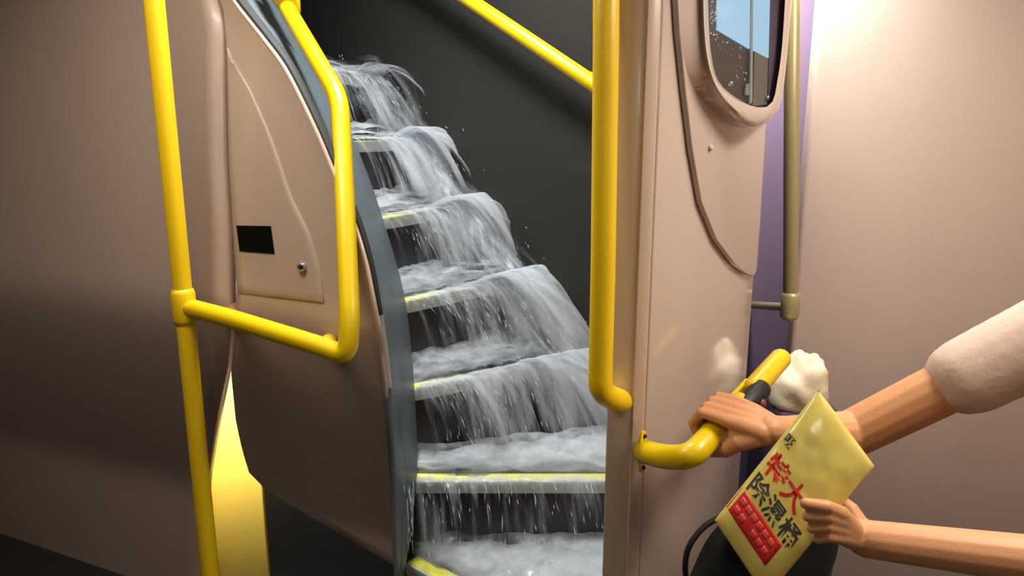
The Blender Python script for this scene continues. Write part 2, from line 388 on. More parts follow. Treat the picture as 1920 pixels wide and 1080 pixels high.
link('panel_skin', prism([(Cp.x, Cp.y), (F_.x, F_.y), (F_.x - GN.x * .03, F_.y - GN.y * .03), (Cp.x - GN.x * .03, Cp.y - GN.y * .03)], 0, 2.15), M['mauve_gloss'], gp, bevel=.004)
def on_gloss(px, py, lift=0): return PP(px, py, Vector((Cp.x, Cp.y, 0)) + GN * lift, GN)
pad = [(1266, -140), (1268, -60), (1275, 60), (1286, 170), (1299, 280), (1316, 380), (1344, 450), (1378, 496), (1404, 516), (1414, 518), (1420, 508), (1428, 390), (1437, 240), (1447, 100), (1456, -60), (1460, -140)]
link('raised_pad', slab([on_gloss(*p, .013) for p in pad], -GN * .0125), M['mauve_gloss'], gp, bevel=.003)
for (px, py) in ((1331, 277),):
    c = on_gloss(px, py, .014); link('screw', tube([c, c + GN * .002], .006, 12), M['lip'], gp, smooth=True)

# window housing bulging from the panel
OUT = [(1313, -60), (1315, 40), (1322, 110), (1337, 160), (1366, 205), (1405, 237), (1440, 226), (1463, 195), (1474, 120), (1484, 0), (1487, -60), (1487, -190), (1470, -270), (1420, -300), (1360, -280), (1322, -200)]
INN = [(1327, -60), (1329, 50), (1336, 115), (1351, 158), (1394, 192), (1430, 202), (1449, 190), (1458, 150), (1466, 90), (1472, 0), (1474, -60), (1474, -180), (1460, -250), (1420, -280), (1365, -262), (1333, -190)]
WPp = PY(1400, 100, 1.36); WNn = Vector((.70, -.715, .02)).normalized()
def ring2(pts, n=72):
    c = smooth_curve([px2(p) for p in pts] + [px2(pts[0])], n + 1); return c[:-1]
ro, ri = ring2(OUT), ring2(INN)
rings = []
def base_pt(q):
    t = min(1, max(0, (1430 - q.x) / 130)); 
    return on_gloss(q.x - 46 * t + 0, q.y + 18 * t, .012) if q.x < 1432 else PP(q.x, q.y, WPp - WNn * .07, WNn)
base = [base_pt(q) for q in ro]
rim = [PP(q.x, q.y, WPp, WNn) for q in ro]
cen = sum((Vector((q.x, q.y, 0)) for q in ri), Vector()) / len(ri)
face = [PP(*(q.lerp(p, .35)).xy, WPp + WNn * .008, WNn) for q, p in zip(ro, ri)]
inn = [PP(q.x, q.y, WPp + WNn * .004, WNn) for q in ri]
rec = [PP(q.x, q.y, WPp - WNn * .016, WNn) for q in ri]
mid = [b.lerp(r_, .55) + (b - r_) * .0 for b, r_ in zip(base, rim)]
R = [base, mid, rim, face, inn, rec]; N = len(base); v = [p for rr in R for p in rr]; f = []
for i in range(len(R) - 1):
    for k in range(N): f.append([i * N + k, i * N + (k + 1) % N, (i + 1) * N + (k + 1) % N, (i + 1) * N + k])
f.append([(len(R) - 1) * N + k for k in range(N)])
wh_ = empty('oval_window', PY(1400, 235, 1.42), 'oval window in a bulging mauve frame high on the glossy panel', 'window')
link('frame', mesh(v, f), M['mauve_gloss'], wh_, smooth=True, sharp=60)
bk = [PP(*(cen + (q - cen) * .995).xy, WPp - WNn * .015, WNn) for q in ri]
link('dark_backing', slab(bk, -WNn * .002), M['glassback'], wh_)
def onw(px, py, l): return PP(px, py, WPp + WNn * l, WNn)
o = link('lit_pane', slab([onw(1346, -200, -.010), onw(1346, 56, -.010), onw(1407, 92, -.010), onw(1444, 110, -.010), onw(1450, -200, -.010)], -WNn * .003), M['blue'], wh_)
o['label'] = 'pale blue lit pane'
link('mullion', slab([onw(1410, -200, -.0085), onw(1413, -200, -.0085), onw(1411, 190, -.0085), onw(1406, 196, -.0085)], -WNn * .003), mat('mullion_grey', srgb(128, 140, 140), .4), wh_)
link('side_post', slab([onw(1450, -200, -.009), onw(1470, -200, -.009), onw(1464, 100, -.009), onw(1450, 186, -.009), onw(1440, 190, -.009)], -WNn * .003), M['purple_dark'], wh_)
link('seal_plate', slab([onw(1415, 96, -.0095), onw(1440, 110, -.0095), onw(1438, 196, -.0095), onw(1412, 198, -.0095)], -WNn * .003), mat('olive_plate', srgb(92, 90, 78), .5), wh_)
for (px, py) in ((1367, 157), (1436, 183)):
    c = onw(px, py, -.010); link('bolt', tube([c, c + WNn * .004], .0048, 14), M['steel'], wh_, smooth=True)
c = onw(1403, 170, -.0095); link('label_tab', slab([onw(1399, 158, -.0095), onw(1408, 156, -.0095), onw(1406, 178, -.0095), onw(1397, 178, -.0095)], -WNn * .002), mat('tab_grey', srgb(120, 122, 112), .5), wh_)
gl = [PP(q.x, q.y, WPp - WNn * .002, WNn) for q in ri]; link('glass_pane', slab(gl, -WNn * .003), M['glass'], wh_)
v = []; f = []
for i in range(70):      # rain drops on the pane
    px, py = (random.uniform(1331, 1348), random.uniform(-10, 75)) if i < 48 else (random.uniform(1345, 1400), random.uniform(60, 150))
    c = onw(px, py, -.0015); rr = random.uniform(.0005, .0014); a_ = WNn.cross(Vector((0, 0, 1))).normalized(); b_ = Vector((0, 0, 1)); k0 = len(v)
    v.append(c + WNn * rr)
    for k in range(6): v.append(c + a_ * rr * math.cos(k * math.pi / 3) + b_ * rr * 1.5 * math.sin(k * math.pi / 3))
    for k in range(6): f.append([k0, k0 + 1 + k, k0 + 1 + (k + 1) % 6])
o = link('rain_drops', mesh(v, f), M['drop'], wh_, smooth=True); o['kind'] = 'stuff'

# pole in front of the pillar
pts = [PY(1137, -150, 1.205), PY(1136, 100, 1.19), PY(1131, 500, 1.175), PY(1125, 735, 1.17), PY(1160, 752, 1.20), PY(1178, 748, 1.245)]
pr = rail('pillar_pole', pts, .0208, .035, 'thick upright yellow pole in front of the mauve pillar', 'yellow_warm', loc=PY(1125, 745, 1.17))
# grab rail held by the passenger
R0 = PY(1203, 846, 1.185); R1 = PY(1296, 857, 1.075); R2 = PY(1464, 672, 1.34)
gr = empty('grab_rail', R0, 'short yellow grab rail with a broken button housing, gripped by a hand', 'handrail')
rd = (R2 - R1).normalized()
b0, b1 = .16, .235            # cut-out for the bell push along the bar
Lr = (R2 - R1).length
t0 = .50 * Lr; t1 = .64 * Lr
bar1 = fillet([R0 + (R1 - R0) * .05, R0.lerp(R1, .5) + Vector((0, 0, -.006)), R1, R1 + rd * t0], .055)
link('bar', tube(bar1, .0208), M['yellow'], gr, smooth=True)
link('bar', tube([R1 + rd * t1, R2], .0200), M['yellow'], gr, smooth=True)
sd = rd.cross(Vector((0, 0, 1))).normalized(); upv = sd.cross(rd).normalized()
c0, c1 = R1 + rd * (t0 - .01), R1 + rd * (t1 + .01)
link('bridge', tube([c0 - sd * .0155 + upv * .010, c1 - sd * .0155 + upv * .010], .0045, 10), M['yellow'], gr, smooth=True)
hs = link('button_housing', tube([c0 + rd * .005 + sd * .010, c1 - rd * .002 + sd * .012], [.0185, .019], 18), M['black'], gr, smooth=True)
q = (c0 + c1) / 2 + sd * .028 - upv * .008; o = link('button', tube([q - sd * .004, q + sd * .001], .010, 14), mat('dull_red', srgb(120, 46, 52), .5), hs, smooth=True)
fl = []
for k in range(24):
    a_ = 2 * math.pi * k / 24; fl.append(R0 + Vector((0, 0, 1)) * (.040 * math.sin(a_)) + Vector((GD.x, GD.y, 0)) * (.014 * math.cos(a_)))
link('flange', slab([p + GN * .004 for p in fl], -GN * .005), M['yellow_warm'], gr, bevel=.001)
for s_ in (-1, 1):
    c = R0 + Vector((0, 0, .030 * s_)) + GN * .004; link('screw', tube([c, c + GN * .002], .004, 10), M['black'], gr, smooth=True)

# ------------------------------------------------------------------ right background
a, b = PY(1330, 540, 2.25), PY(1560, 540, 2.25)
structure(link('wall_rear', prism([(a.x, a.y), (b.x, b.y), (b.x, b.y + .05), (a.x, a.y + .05)], 0, 2.15), M['purple']))
a, b = PY(1494, 540, 1.93), PY(2200, 540, 1.93)
structure(link('wall_side', prism([(a.x, a.y), (b.x, b.y), (b.x, b.y + .05), (a.x, a.y + .05)], 0, 2.15), mat('mauve_matt', srgb(192, 170, 158), .55, var=.04), bevel=.01))
j = PY(1481, 577, 1.84)
sr = empty('side_rail', j, 'satin khaki upright rail with elbow in front of the purple wall', 'handrail')
link('bar', tube([PY(1486, -60, 1.86), j + Vector((0, 0, .02))], .019), M['khaki'], sr, smooth=True)
link('elbow', tube([j + Vector((.0, 0, .032)), j + Vector((0, 0, -.020))], .024), M['khaki'], sr, smooth=True)
link('cross_bar', tube([j, PY(1402, 571, 2.245)], .0115), M['khaki'], sr, smooth=True)
a = PY(1476, 785, 1.62)
lg = link('ledge_cabinet', prism([(a.x, a.y), (a.x + .15, a.y), (a.x + .15, a.y + .24), (a.x, a.y + .26)], 0, a.z), M['purple_dark'], bevel=.01)
tag(lg, 'dark purple ledge cabinet under the cream cloth bundle', 'cabinet')
v = []; f = []; c = PY(1500, 726, 1.70)
for i in range(25):
    for k in range(40):
        th = math.pi * i / 24; ph = 2 * math.pi * k / 40
        p = Vector((.070 * math.sin(th) * math.cos(ph), .06 * math.sin(th) * math.sin(ph), .088 * math.cos(th)))
        nz = noise.noise(p * 26) * .016 + abs(noise.noise(p * 45 + Vector((3, 1, 2)))) * .010
        p = p * (1 + nz / .09); p.z = max(p.z, a.z + .001 - c.z); v.append(c + p)
for i in range(24):
    for k in range(40): f.append([i * 40 + k, i * 40 + (k + 1) % 40, (i + 1) * 40 + (k + 1) % 40, (i + 1) * 40 + k])
o = link('cloth_bundle', mesh(v, f), M['cream_cloth'], smooth=True, sharp=0); tag(o, 'crumpled cream cloth bundle behind the passenger forearm', 'cloth')

# ------------------------------------------------------------------ passenger
def capsules(chains, seg=14):
    """union of tapered tubes with domed ends; voxel remesh fuses them into one skin"""
    bm = bmesh.new()
    for pts, rads in chains:
        me = tube(pts, rads, seg); bm.from_mesh(me); bpy.data.meshes.remove(me)
        for p, r_ in ((pts[0], rads[0]), (pts[-1], rads[-1])):
            bmesh.ops.create_icosphere(bm, subdivisions=2, radius=r_, matrix=Matrix.Translation(Vector(p)))
    me = bpy.data.meshes.new('m'); bm.to_mesh(me); bm.free(); return me
def fuse(o, vox, it=4):
    r_ = o.modifiers.new('fuse', 'REMESH'); r_.mode = 'VOXEL'; r_.voxel_size = vox; r_.use_smooth_shade = True
    s_ = o.modifiers.new('smooth', 'SMOOTH'); s_.factor = .5; s_.iterations = it; return o
hc = R1 + rd * (.285 * Lr)                 # grip centre on the bar
sx = Vector((1, -.10, .06)); sx = (sx - rd * sx.dot(rd)).normalized(); wx = sx.cross(rd).normalized()
if wx.z < 0: wx = -wx
def H(s, w_, a_): return hc + sx * s + wx * w_ + rd * a_
ch = []
for i, a_ in enumerate((-.030, -.010, .010, .029)):
    k = (1.0, 1.06, 1.02, .90)[i]
    ch.append(([H(.020 * k, .037, a_), H(-.022 * k, .034, a_ + .002), H(-.0385 * k, .004, a_ + .004), H(-.024, -.024, a_ + .004)], [.0104, .0095, .0090, .0078]))
    ch.append(([H(.076, .028, a_ * .55), H(.048, .033, a_ * .8), H(.020 * k, .036, a_)], [.016, .0140, .0112]))
ch.append(([H(.068, .016, -.018), H(.046, .006, -.035), H(.030, -.013, -.043), H(.006, -.028, -.041)], [.0185, .0160, .0120, .0095]))
ch.append(([H(.078, .020, -.008), H(.042, .016, -.023)], [.021, .018]))
ch.append(([H(.078, .020, .004), H(.042, .016, .012)], [.020, .018]))
wr = H(.084, .026, 0); el = PY(1600, 812, 1.15); sh = Vector((.90, 1.02, 1.22))
fa = [wr, wr.lerp(el, .18), wr.lerp(el, .5), wr.lerp(el, .82), el]
ch.append((fa, [.0230, .0235, .029, .036, .039]))
ch.append(([el, el.lerp(sh, .5), sh], [.040, .043, .050]))
# torso, neck, head, legs stand right of the frame
hip = Vector((1.05, .92, .82)); chest = Vector((1.03, .95, 1.12)); nk = Vector((1.02, .95, 1.30)); hd = Vector((.99, .96, 1.46))
sh2 = Vector((1.04, .76, 1.22))
ch += [([hip, chest, nk], [.13, .135, .06]), ([sh, chest.lerp(nk, .5), sh2], [.052, .085, .052]), ([nk, hd - Vector((0, 0, .06))], [.05, .055]),
       ([hd + Vector((.012, 0, .03)), hd + Vector((-.012, 0, -.06))], [.082, .055]),
       ([hd + Vector((-.085, 0, -.005)), hd + Vector((-.098, 0, -.028))], [.008, .012]),
       ([hd + Vector((-.062, -.018, -.062)), hd + Vector((-.062, .018, -.062))], [.010, .010])]
for s_ in (-1, 1): ch.append(([hd + Vector((.01, .08 * s_, .01)), hd + Vector((.012, .084 * s_, -.03))], [.012, .009]))
for s_ in (-1, 1):
    ch.append(([hip + Vector((0, .075 * s_, -.02)), Vector((1.05, .92 + .085 * s_, .45)), Vector((1.07, .92 + .09 * s_, .09))], [.085, .06, .042]))
    ch.append(([Vector((1.07, .92 + .09 * s_, .05)), Vector((.90, .92 + .10 * s_, .035))], [.045, .034]))
# the other arm, holding the pack
el2 = Vector((.92, .74, .93)); wr2 = PY(1622, 1010, .90)
ch += [([sh2, el2], [.048, .040]), ([el2, wr2], [.039, .026])]
PKc0 = {}
def pk(px, py, d): return PY(px, py, d)
for i in range(4):
    p = [(1490, 926), (1494, 950), (1502, 972), (1514, 992)][i]
    ch.append(([wr2.lerp(pk(1580, 980 + 10 * i, .885), .6), pk(1577, 962 + 15 * i, .876), pk(1550, 950 + 18 * i, .868), pk(p[0] + 20, p[1] + 18, .873)], [.015, .0105, .0092, .0078]))
ch.append(([wr2, pk(1592, 955, .925), pk(1562, 930, .945), pk(1535, 940, .95)], [.018, .013, .0105, .0088]))
person = empty('person', (1.0, .92, 0), 'passenger at the right reaching out to grip the yellow grab rail', 'person')
o = link('body', capsules(ch), M['skin'], person, smooth=True, sharp=0); fuse(o, .0026, 2)
sl = el.lerp(sh, .45)
o = link('shirt', capsules([([sl, sh], [.062, .066]), ([sh2, sh2.lerp(el2, .55)], [.066, .06]), ([hip + Vector((0, 0, -.06)), hip, chest, nk - Vector((0, 0, .06))], [.150, .150, .152, .09]), ([sh, chest.lerp(nk, .45), sh2], [.066, .098, .066])]), M['shirt'], person, smooth=True, sharp=0); fuse(o, .008, 3)
tr_ = []
for s_ in (-1, 1): tr_.append(([hip + Vector((0, .07 * s_, -.02)), Vector((1.05, .92 + .085 * s_, .45)), Vector((1.07, .92 + .09 * s_, .10))], [.105, .08, .065]))
o = link('trousers', capsules(tr_ + [([hip + Vector((0, -.05, 0)), hip + Vector((0, .05, 0))], [.12, .12])]), M['trousers'], person, smooth=True, sharp=0); fuse(o, .010, 3)
o = link('hair', capsules([([hd + Vector((.035, 0, .055)), hd + Vector((.045, 0, -.03))], [.086, .070]), ([hd + Vector((-.02, 0, .075)), hd + Vector((.04, 0, .07))], [.068, .075])]), M['hair'], person, smooth=True, sharp=0); fuse(o, .006, 3)
for s_ in (-1, 1):
    c = hd + Vector((-.068, .030 * s_, .0)); link('eye', tube([c, c + Vector((-.008, 0, 0))], .011, 12), M['black'], person, smooth=True)

# ------------------------------------------------------------------ yellow pack and black bag
BL = PY(1340, 975, .95); TL = PY(1535, 731, .97); BR = PY(1437, 1122, .90)
ux = (BR - BL).normalized(); uy = (TL - BL).normalized(); uz = ux.cross(uy).normalized()
if uz.y > 0: uz = -uz
PWd, PHt = (BR - BL).length, (TL - BL).length
def puff(a_, b_):
    return .014 * (max(0, (1 - (2 * a_ / PWd - 1) ** 4)) * max(0, (1 - (2 * b_ / PHt - 1) ** 6))) ** .6 + .0012 * noise.noise(Vector((a_ * 40, b_ * 40, 1)))
def onp(a_, b_, l=0): return BL + ux * a_ + uy * b_ + uz * (puff(a_, b_) + l)
pkr = empty('plastic_pack', BL.lerp(BR, .5), 'yellow film pack with a red printed block held at a slant', 'package')
v = []; f = []; NA, NB = 60, 80
for sgn in (1, -1):
    for i in range(NB + 1):
        for j_ in range(NA + 1):
            a_, b_ = PWd * j_ / NA, PHt * i / NB; h = puff(a_, b_) * sgn
            v.append(BL + ux * a_ + uy * b_ + uz * (h if sgn > 0 else h - .001))
o1 = (NA + 1) * (NB + 1)
for s_ in range(2):
    for i in range(NB):
        for j_ in range(NA):
            k = s_ * o1 + i * (NA + 1) + j_; f.append([k, k + 1, k + NA + 2, k + NA + 1])
bd = [j_ for j_ in range(NA + 1)] + [i * (NA + 1) + NA for i in range(1, NB + 1)] + [NB * (NA + 1) + j_ for j_ in range(NA - 1, -1, -1)] + [i * (NA + 1) for i in range(NB - 1, 0, -1)]
for i in range(len(bd)): f.append([bd[i], bd[(i + 1) % len(bd)], o1 + bd[(i + 1) % len(bd)], o1 + bd[i]])
link('film', mesh(v, f), M['pack'], pkr, smooth=True)
def uvp(px, py):
    p = PP(px, py, BL + uz * .013, uz) - BL; c_ = ux.dot(uy); x_, y_ = p.dot(ux), p.dot(uy)
    return (x_ - c_ * y_) / (1 - c_ * c_), (y_ - c_ * x_) / (1 - c_ * c_)
def patch(name, a0, a1, b0, b1, m, l, na=14, nb=10):
    v = [onp(a0 + (a1 - a0) * j_ / na, b0 + (b1 - b0) * i / nb, l) for i in range(nb + 1) for j_ in range(na + 1)]
    f = [[i * (na + 1) + j_, i * (na + 1) + j_ + 1, (i + 1) * (na + 1) + j_ + 1, (i + 1) * (na + 1) + j_] for i in range(nb) for j_ in range(na)]
    o = link(name, orient(mesh(v, f), uz), m, pkr, smooth=True); solid(o, .0004, -1); return o
q0 = uvp(1362, 957); q1 = uvp(1473, 1014); q2 = uvp(1385, 921); q3 = uvp(1437, 1060)
a0 = (q0[0] + q2[0]) / 2; a1 = (q1[0] + q3[0]) / 2; b0 = (q0[1] + q3[1]) / 2; b1 = (q1[1] + q2[1]) / 2
patch('red_block', a0, a1, b0, b1, M['red'], .0004)
for row in range(2):
    for i in range(6):
        if (row, i) in ((0, 2),): continue
        s_ = a0 + (a1 - a0) * (.09 + .14 * i); bb = b0 + (b1 - b0) * (.16 + .40 * row)
        patch('print_mark', s_, s_ + (a1 - a0) * .105, bb, bb + (b1 - b0) * .26, M['red_soft'], .0007, 4, 3)
def text(name, s, size, a_, b_, m, l=.0005, bold=.0, parent=None):
    cu = bpy.data.curves.new('t', 'FONT'); cu.body = s; cu.size = size; cu.offset = bold; cu.resolution_u = 3
    to = bpy.data.objects.new('t', cu); COL.objects.link(to)
    dg = bpy.context.evaluated_depsgraph_get(); me = bpy.data.meshes.new_from_object(to.evaluated_get(dg))
    bpy.data.objects.remove(to)
    for vt in me.vertices:
        x_, y_ = vt.co.x + a_, vt.co.y + b_; vt.co = onp(x_, y_, l)
    me.materials.clear(); return link(name, me, m, parent or pkr)
qa = uvp(1400, 912); qb = uvp(1466, 990); wdt = math.hypot(qb[0] - qa[0], qb[1] - qa[1])
text('dark_lettering', '除濕桶', .0345, a0 + .002, b1 + .006, M['ink'], bold=.0006)
text('red_lettering', '特大', .038, a0 + .004, b1 + .043, M['red'], bold=.0008)
text('small_lettering', '吸', .018, a0 + .002, b1 + .090, M['ink'], bold=.0004)
# black bag beneath
c = PY(1418, 1088, 1.035); bag = empty('shoulder_bag', PY(1440, 1320, 1.02), 'black soft bag hanging behind the yellow pack', 'bag')
v = []; f = []
for i in range(21):
    for k in range(36):
        th = math.pi * i / 20; ph = 2 * math.pi * k / 36
        cs = lambda t, e_: math.copysign(abs(t) ** e_, t)
        p = Vector((.105 * cs(math.sin(th), .6) * cs(math.cos(ph), .7), .045 * cs(math.sin(th), .6) * cs(math.sin(ph), .7), .140 * cs(math.cos(th), .75)))
        p.x += .32 * max(-.05, p.z) ; p += Vector((1, 1, 1)) * noise.noise(p * 18) * .006; v.append(c + p)
for i in range(20):
    for k in range(36): f.append([i * 36 + k, i * 36 + (k + 1) % 36, (i + 1) * 36 + (k + 1) % 36, (i + 1) * 36 + k])
link('bag_body', mesh(v, f), M['bag'], bag, smooth=True, sharp=0)
link('strap', tube(smooth_curve([PY(1352, 968, 1.02), PY(1318, 990, 1.0), PY(1290, 1030, .99), PY(1286, 1080, .99), PY(1305, 1130, 1.0), PY(1350, 1170, 1.01)], 30), .0045, 8), M['bag'], bag, smooth=True)

# ------------------------------------------------------------------ running water
def water_mat(name, su, sv, lo, hi, col=(.80, .84, .87), power=1.0, big=.55, bump=.3):
    m = bpy.data.materials.new(name); m.use_nodes = True; nt = m.node_tree; nt.nodes.remove(nt.nodes['Principled BSDF'])
    out = nt.nodes['Material Output']; N_ = nt.nodes.new; Lk = nt.links.new
    uv = N_('ShaderNodeUVMap'); mp = N_('ShaderNodeMapping'); mp.inputs['Scale'].default_value = (su, sv, 1); Lk(uv.outputs[0], mp.inputs[0])
    n1 = N_('ShaderNodeTexNoise'); n1.inputs['Scale'].default_value = 1; n1.inputs['Detail'].default_value = 6; n1.inputs['Roughness'].default_value = .62; Lk(mp.outputs[0], n1.inputs['Vector'])
    mp2 = N_('ShaderNodeMapping'); mp2.inputs['Scale'].default_value = (su * .22, sv * .35, 1); mp2.inputs['Location'].default_value = (3, 7, 0); Lk(uv.outputs[0], mp2.inputs[0])
    n2 = N_('ShaderNodeTexNoise'); n2.inputs['Scale'].default_value = 1; n2.inputs['Detail'].default_value = 3; Lk(mp2.outputs[0], n2.inputs['Vector'])
    at = N_('ShaderNodeAttribute'); at.attribute_name = 'dens'
    a1 = N_('ShaderNodeMath'); a1.operation = 'MULTIPLY_ADD'; Lk(n2.outputs['Fac'], a1.inputs[0]); a1.inputs[1].default_value = big; Lk(n1.outputs['Fac'], a1.inputs[2])
    a2 = N_('ShaderNodeMath'); a2.operation = 'ADD'; Lk(a1.outputs[0], a2.inputs[0]); Lk(at.outputs['Fac'], a2.inputs[1])
    mr = N_('ShaderNodeMapRange'); mr.interpolation_type = 'SMOOTHSTEP'; Lk(a2.outputs[0], mr.inputs[0]); mr.inputs[1].default_value = lo; mr.inputs[2].default_value = hi
    mr.inputs[3].default_value = 0; mr.inputs[4].default_value = power
    at2 = N_('ShaderNodeAttribute'); at2.attribute_name = 'fade'
    a3 = N_('ShaderNodeMath'); a3.operation = 'MULTIPLY'; Lk(mr.outputs[0], a3.inputs[0]); Lk(at2.outputs['Fac'], a3.inputs[1])
    df = N_('ShaderNodeBsdfDiffuse'); df.inputs[0].default_value = col + (1,)
    tl = N_('ShaderNodeBsdfTranslucent'); tl.inputs[0].default_value = col + (1,)
    gl_ = N_('ShaderNodeBsdfGlossy'); gl_.inputs['Roughness'].default_value = .25
    mA = N_('ShaderNodeMixShader'); mA.inputs[0].default_value = .45; Lk(df.outputs[0], mA.inputs[1]); Lk(tl.outputs[0], mA.inputs[2])
    mB = N_('ShaderNodeMixShader'); mB.inputs[0].default_value = .08; Lk(mA.outputs[0], mB.inputs[1]); Lk(gl_.outputs[0], mB.inputs[2])
    bp = N_('ShaderNodeBump'); bp.inputs['Strength'].default_value = bump; bp.inputs['Distance'].default_value = .006; Lk(n1.outputs['Fac'], bp.inputs['Height']); Lk(bp.outputs[0], df.inputs['Normal']); Lk(bp.outputs[0], gl_.inputs['Normal'])
    tp = N_('ShaderNodeBsdfTransparent'); mC = N_('ShaderNodeMixShader'); Lk(a3.outputs[0], mC.inputs[0]); Lk(tp.outputs[0], mC.inputs[1]); Lk(mB.outputs[0], mC.inputs[2])
    Lk(mC.outputs[0], out.inputs[0]); return m
M['fall'] = water_mat('falling_water', 38, 4.2, .78, 1.32, power=.93, big=.85)
M['foam'] = water_mat('foam', 15, 13, .40, 1.10, power=.96, bump=.12)
M['spray'] = water_mat('spray', 26, 5.0, .78, 1.42, power=.88, big=.85)
st = bpy.data.materials.new('water_streak'); st.use_nodes = True; nt = st.node_tree
b = nt.nodes['Principled BSDF']; b.inputs['Base Color'].default_value = (.82, .86, .9, 1); b.inputs['Roughness'].default_value = .2; b.inputs['Alpha'].default_value = .55
M['streak'] = st

def water_mesh(P, UVs, dens, fade, nu, nv):
    faces = [[i * (nu + 1) + j_, i * (nu + 1) + j_ + 1, (i + 1) * (nu + 1) + j_ + 1, (i + 1) * (nu + 1) + j_] for i in range(nv) for j_ in range(nu)]
    me = bpy.data.meshes.new('m'); me.from_pydata([tuple(p) for p in P], [], faces)
    at = me.attributes.new('dens', 'FLOAT', 'POINT'); at.data.foreach_set('value', dens)
    at = me.attributes.new('fade', 'FLOAT', 'POINT'); at.data.foreach_set('value', fade)
    ul = me.uv_layers.new(name='UVMap')
    for lp in me.loops: ul.data[lp.index].uv = UVs[lp.vertex_index]
    return me
G = 9.8
water = empty('water_cascade', (0, 1.7, Z0), 'white foaming water rushing down the bus stairs', 'water', kind='stuff')
def lerp(a_, b_, t): return a_ + (b_ - a_) * t
# left/right amount of falling water for the drop in front of each nosing
AMT = {0: (.0, .0), 1: (-.08, -.10), 2: (.02, .24), 3: (-.10, .42), 4: (-.14, .42), 5: (.02, .42), 6: (.0, .16), 7: (-.05, .05), 8: (-.1, .0)}
def sheet(k, layer, v0, drift, vz, u0, u1, boost, m, nu=70, nv=26, seed=0):
    L, R = V2(NOSE[k][0]), V2(NOSE[k][1])
    d = (R - L).normalized(); n = Vector((d.y, -d.x, 0)); z = Z0 + RISE * k + .010
    W = (R - L).length; P, U, D, Fd = [], [], [], []
    h = RISE - .01; T = (vz + math.sqrt(vz * vz + 2 * G * h)) / G
    for i in range(nv + 1):
        q = i / nv
        for j_ in range(nu + 1):
            u = lerp(u0, u1, j_ / nu)
            nz = noise.noise(Vector((u * W * 14, seed, k * 3.1)))
            nz2 = noise.noise(Vector((u * W * 45, seed + 5, k * 1.7 + q * 2)))
            base = L + d * (u * W)
            if q < .18:
                s = (q / .18 - 1) * .05; p = base + n * (s + .006) + Vector((0, 0, z + .006 + .004 * nz2))
            else:
                t = (q - .18) / .82 * T; vv = v0 * (1 + .35 * nz)
                p = base + n * (.006 + vv * t + .006 * nz2) + d * (drift * t) + Vector((0, 0, z + .006 + vz * t - .5 * G * t * t))
            P.append(p); U.append((u * W + k * 1.37 + layer * .71 - (0 if q < .18 else drift * .1 * q), q * .30 + layer * .33 + k))
            al, ar = AMT[k]; a_ = lerp(al, ar, max(0, u) ** 1.3) + boost
            D.append(a_ + .34 * max(0, 1 - abs(q - .24) / .13) - .10 * max(0, (q - .5)))
            e_ = min(1, max(.10, (q - .11) / .07)) * min(1, (1 - q) / .12) * min(1, (u - u0) / .03 + .001) * (min(1, (u1 - u) / .06 + .001) if layer >= 2 else 1)
            Fd.append(e_)
    me = water_mesh(P, U, D, Fd, nu, nv)
    o = link('falling_sheet' if layer < 2 else 'spray_plume', me, m, water, smooth=True, sharp=0); o['kind'] = 'stuff'; return o
for k in range(1, 7):
    sheet(k, 0, .42, .10, 0, -.03, 1.0, 0, M['fall'], seed=1)
    sheet(k, 1, .70, .16, .10, -.02, 1.0, -.08, M['fall'], seed=9)
    if k >= 2: sheet(k, 2, .70, .30, .80, .50, 1.06, .04, M['spray'], seed=4)
    if k >= 2: sheet(k, 3, .50, .12, .55, .25, 1.02, -.04, M['spray'], seed=14)
    if k >= 2: sheet(k, 4, .95, .35, .60, .60, 1.05, -.02, M['spray'], seed=24)
TT = [(-.10, .74), (0, .83), (.227, 1.03), (.47, 1.23), (.69, 1.43), (.89, 1.63), (1.05, 1.66)]
def zline(t):
    for (a_, za), (b_, zb) in zip(TT, TT[1:]):
        if t <= b_: return lerp(za, zb, (t - a_) / (b_ - a_))
    return TT[-1][1]
def torrent(layer, lift, width, boost, seed):      # continuous run of water down along the outer wall
    nu, nv = 22, 120; P, U, D, Fd = [], [], [], []
    for i in range(nv + 1):
        t = lerp(1.0, -.08, i / nv)
        for j_ in range(nu + 1):
            c_ = j_ / nu; wv = noise.noise(Vector((t * 7, seed, 0))); w2 = noise.noise(Vector((t * 16, c_ * 3, seed + 4)))
            p = wall_at(t - .10 * c_) + WN * (.012 + width * c_)
            p.z = zline(t) + lift * (1 - .9 * c_ * c_) + .030 * wv * (1 - c_) + .016 * w2 - .05 * c_
            P.append(p); U.append((c_ * width + layer * .6 + seed, t * 1.0 + .12 * wv)); D.append(boost + .10 * wv)
            Fd.append(min(1, c_ / .22) * min(1, (1 - c_) / .35) * min(1, i / 12) * min(1, (nv - i) / 6))
    o = link('wall_torrent', water_mesh(P, U, D, Fd, nu, nv), M['spray2'], water, smooth=True, sharp=0); o['kind'] = 'stuff'
M['spray2'] = water_mat('wall_spray', 30, 6.5, .80, 1.50, power=.80, big=.9)
torrent(0, .05, .16, .20, 2.0); torrent(1, .09, .12, .02, 7.7); torrent(2, .02, .20, .10, 12.3)
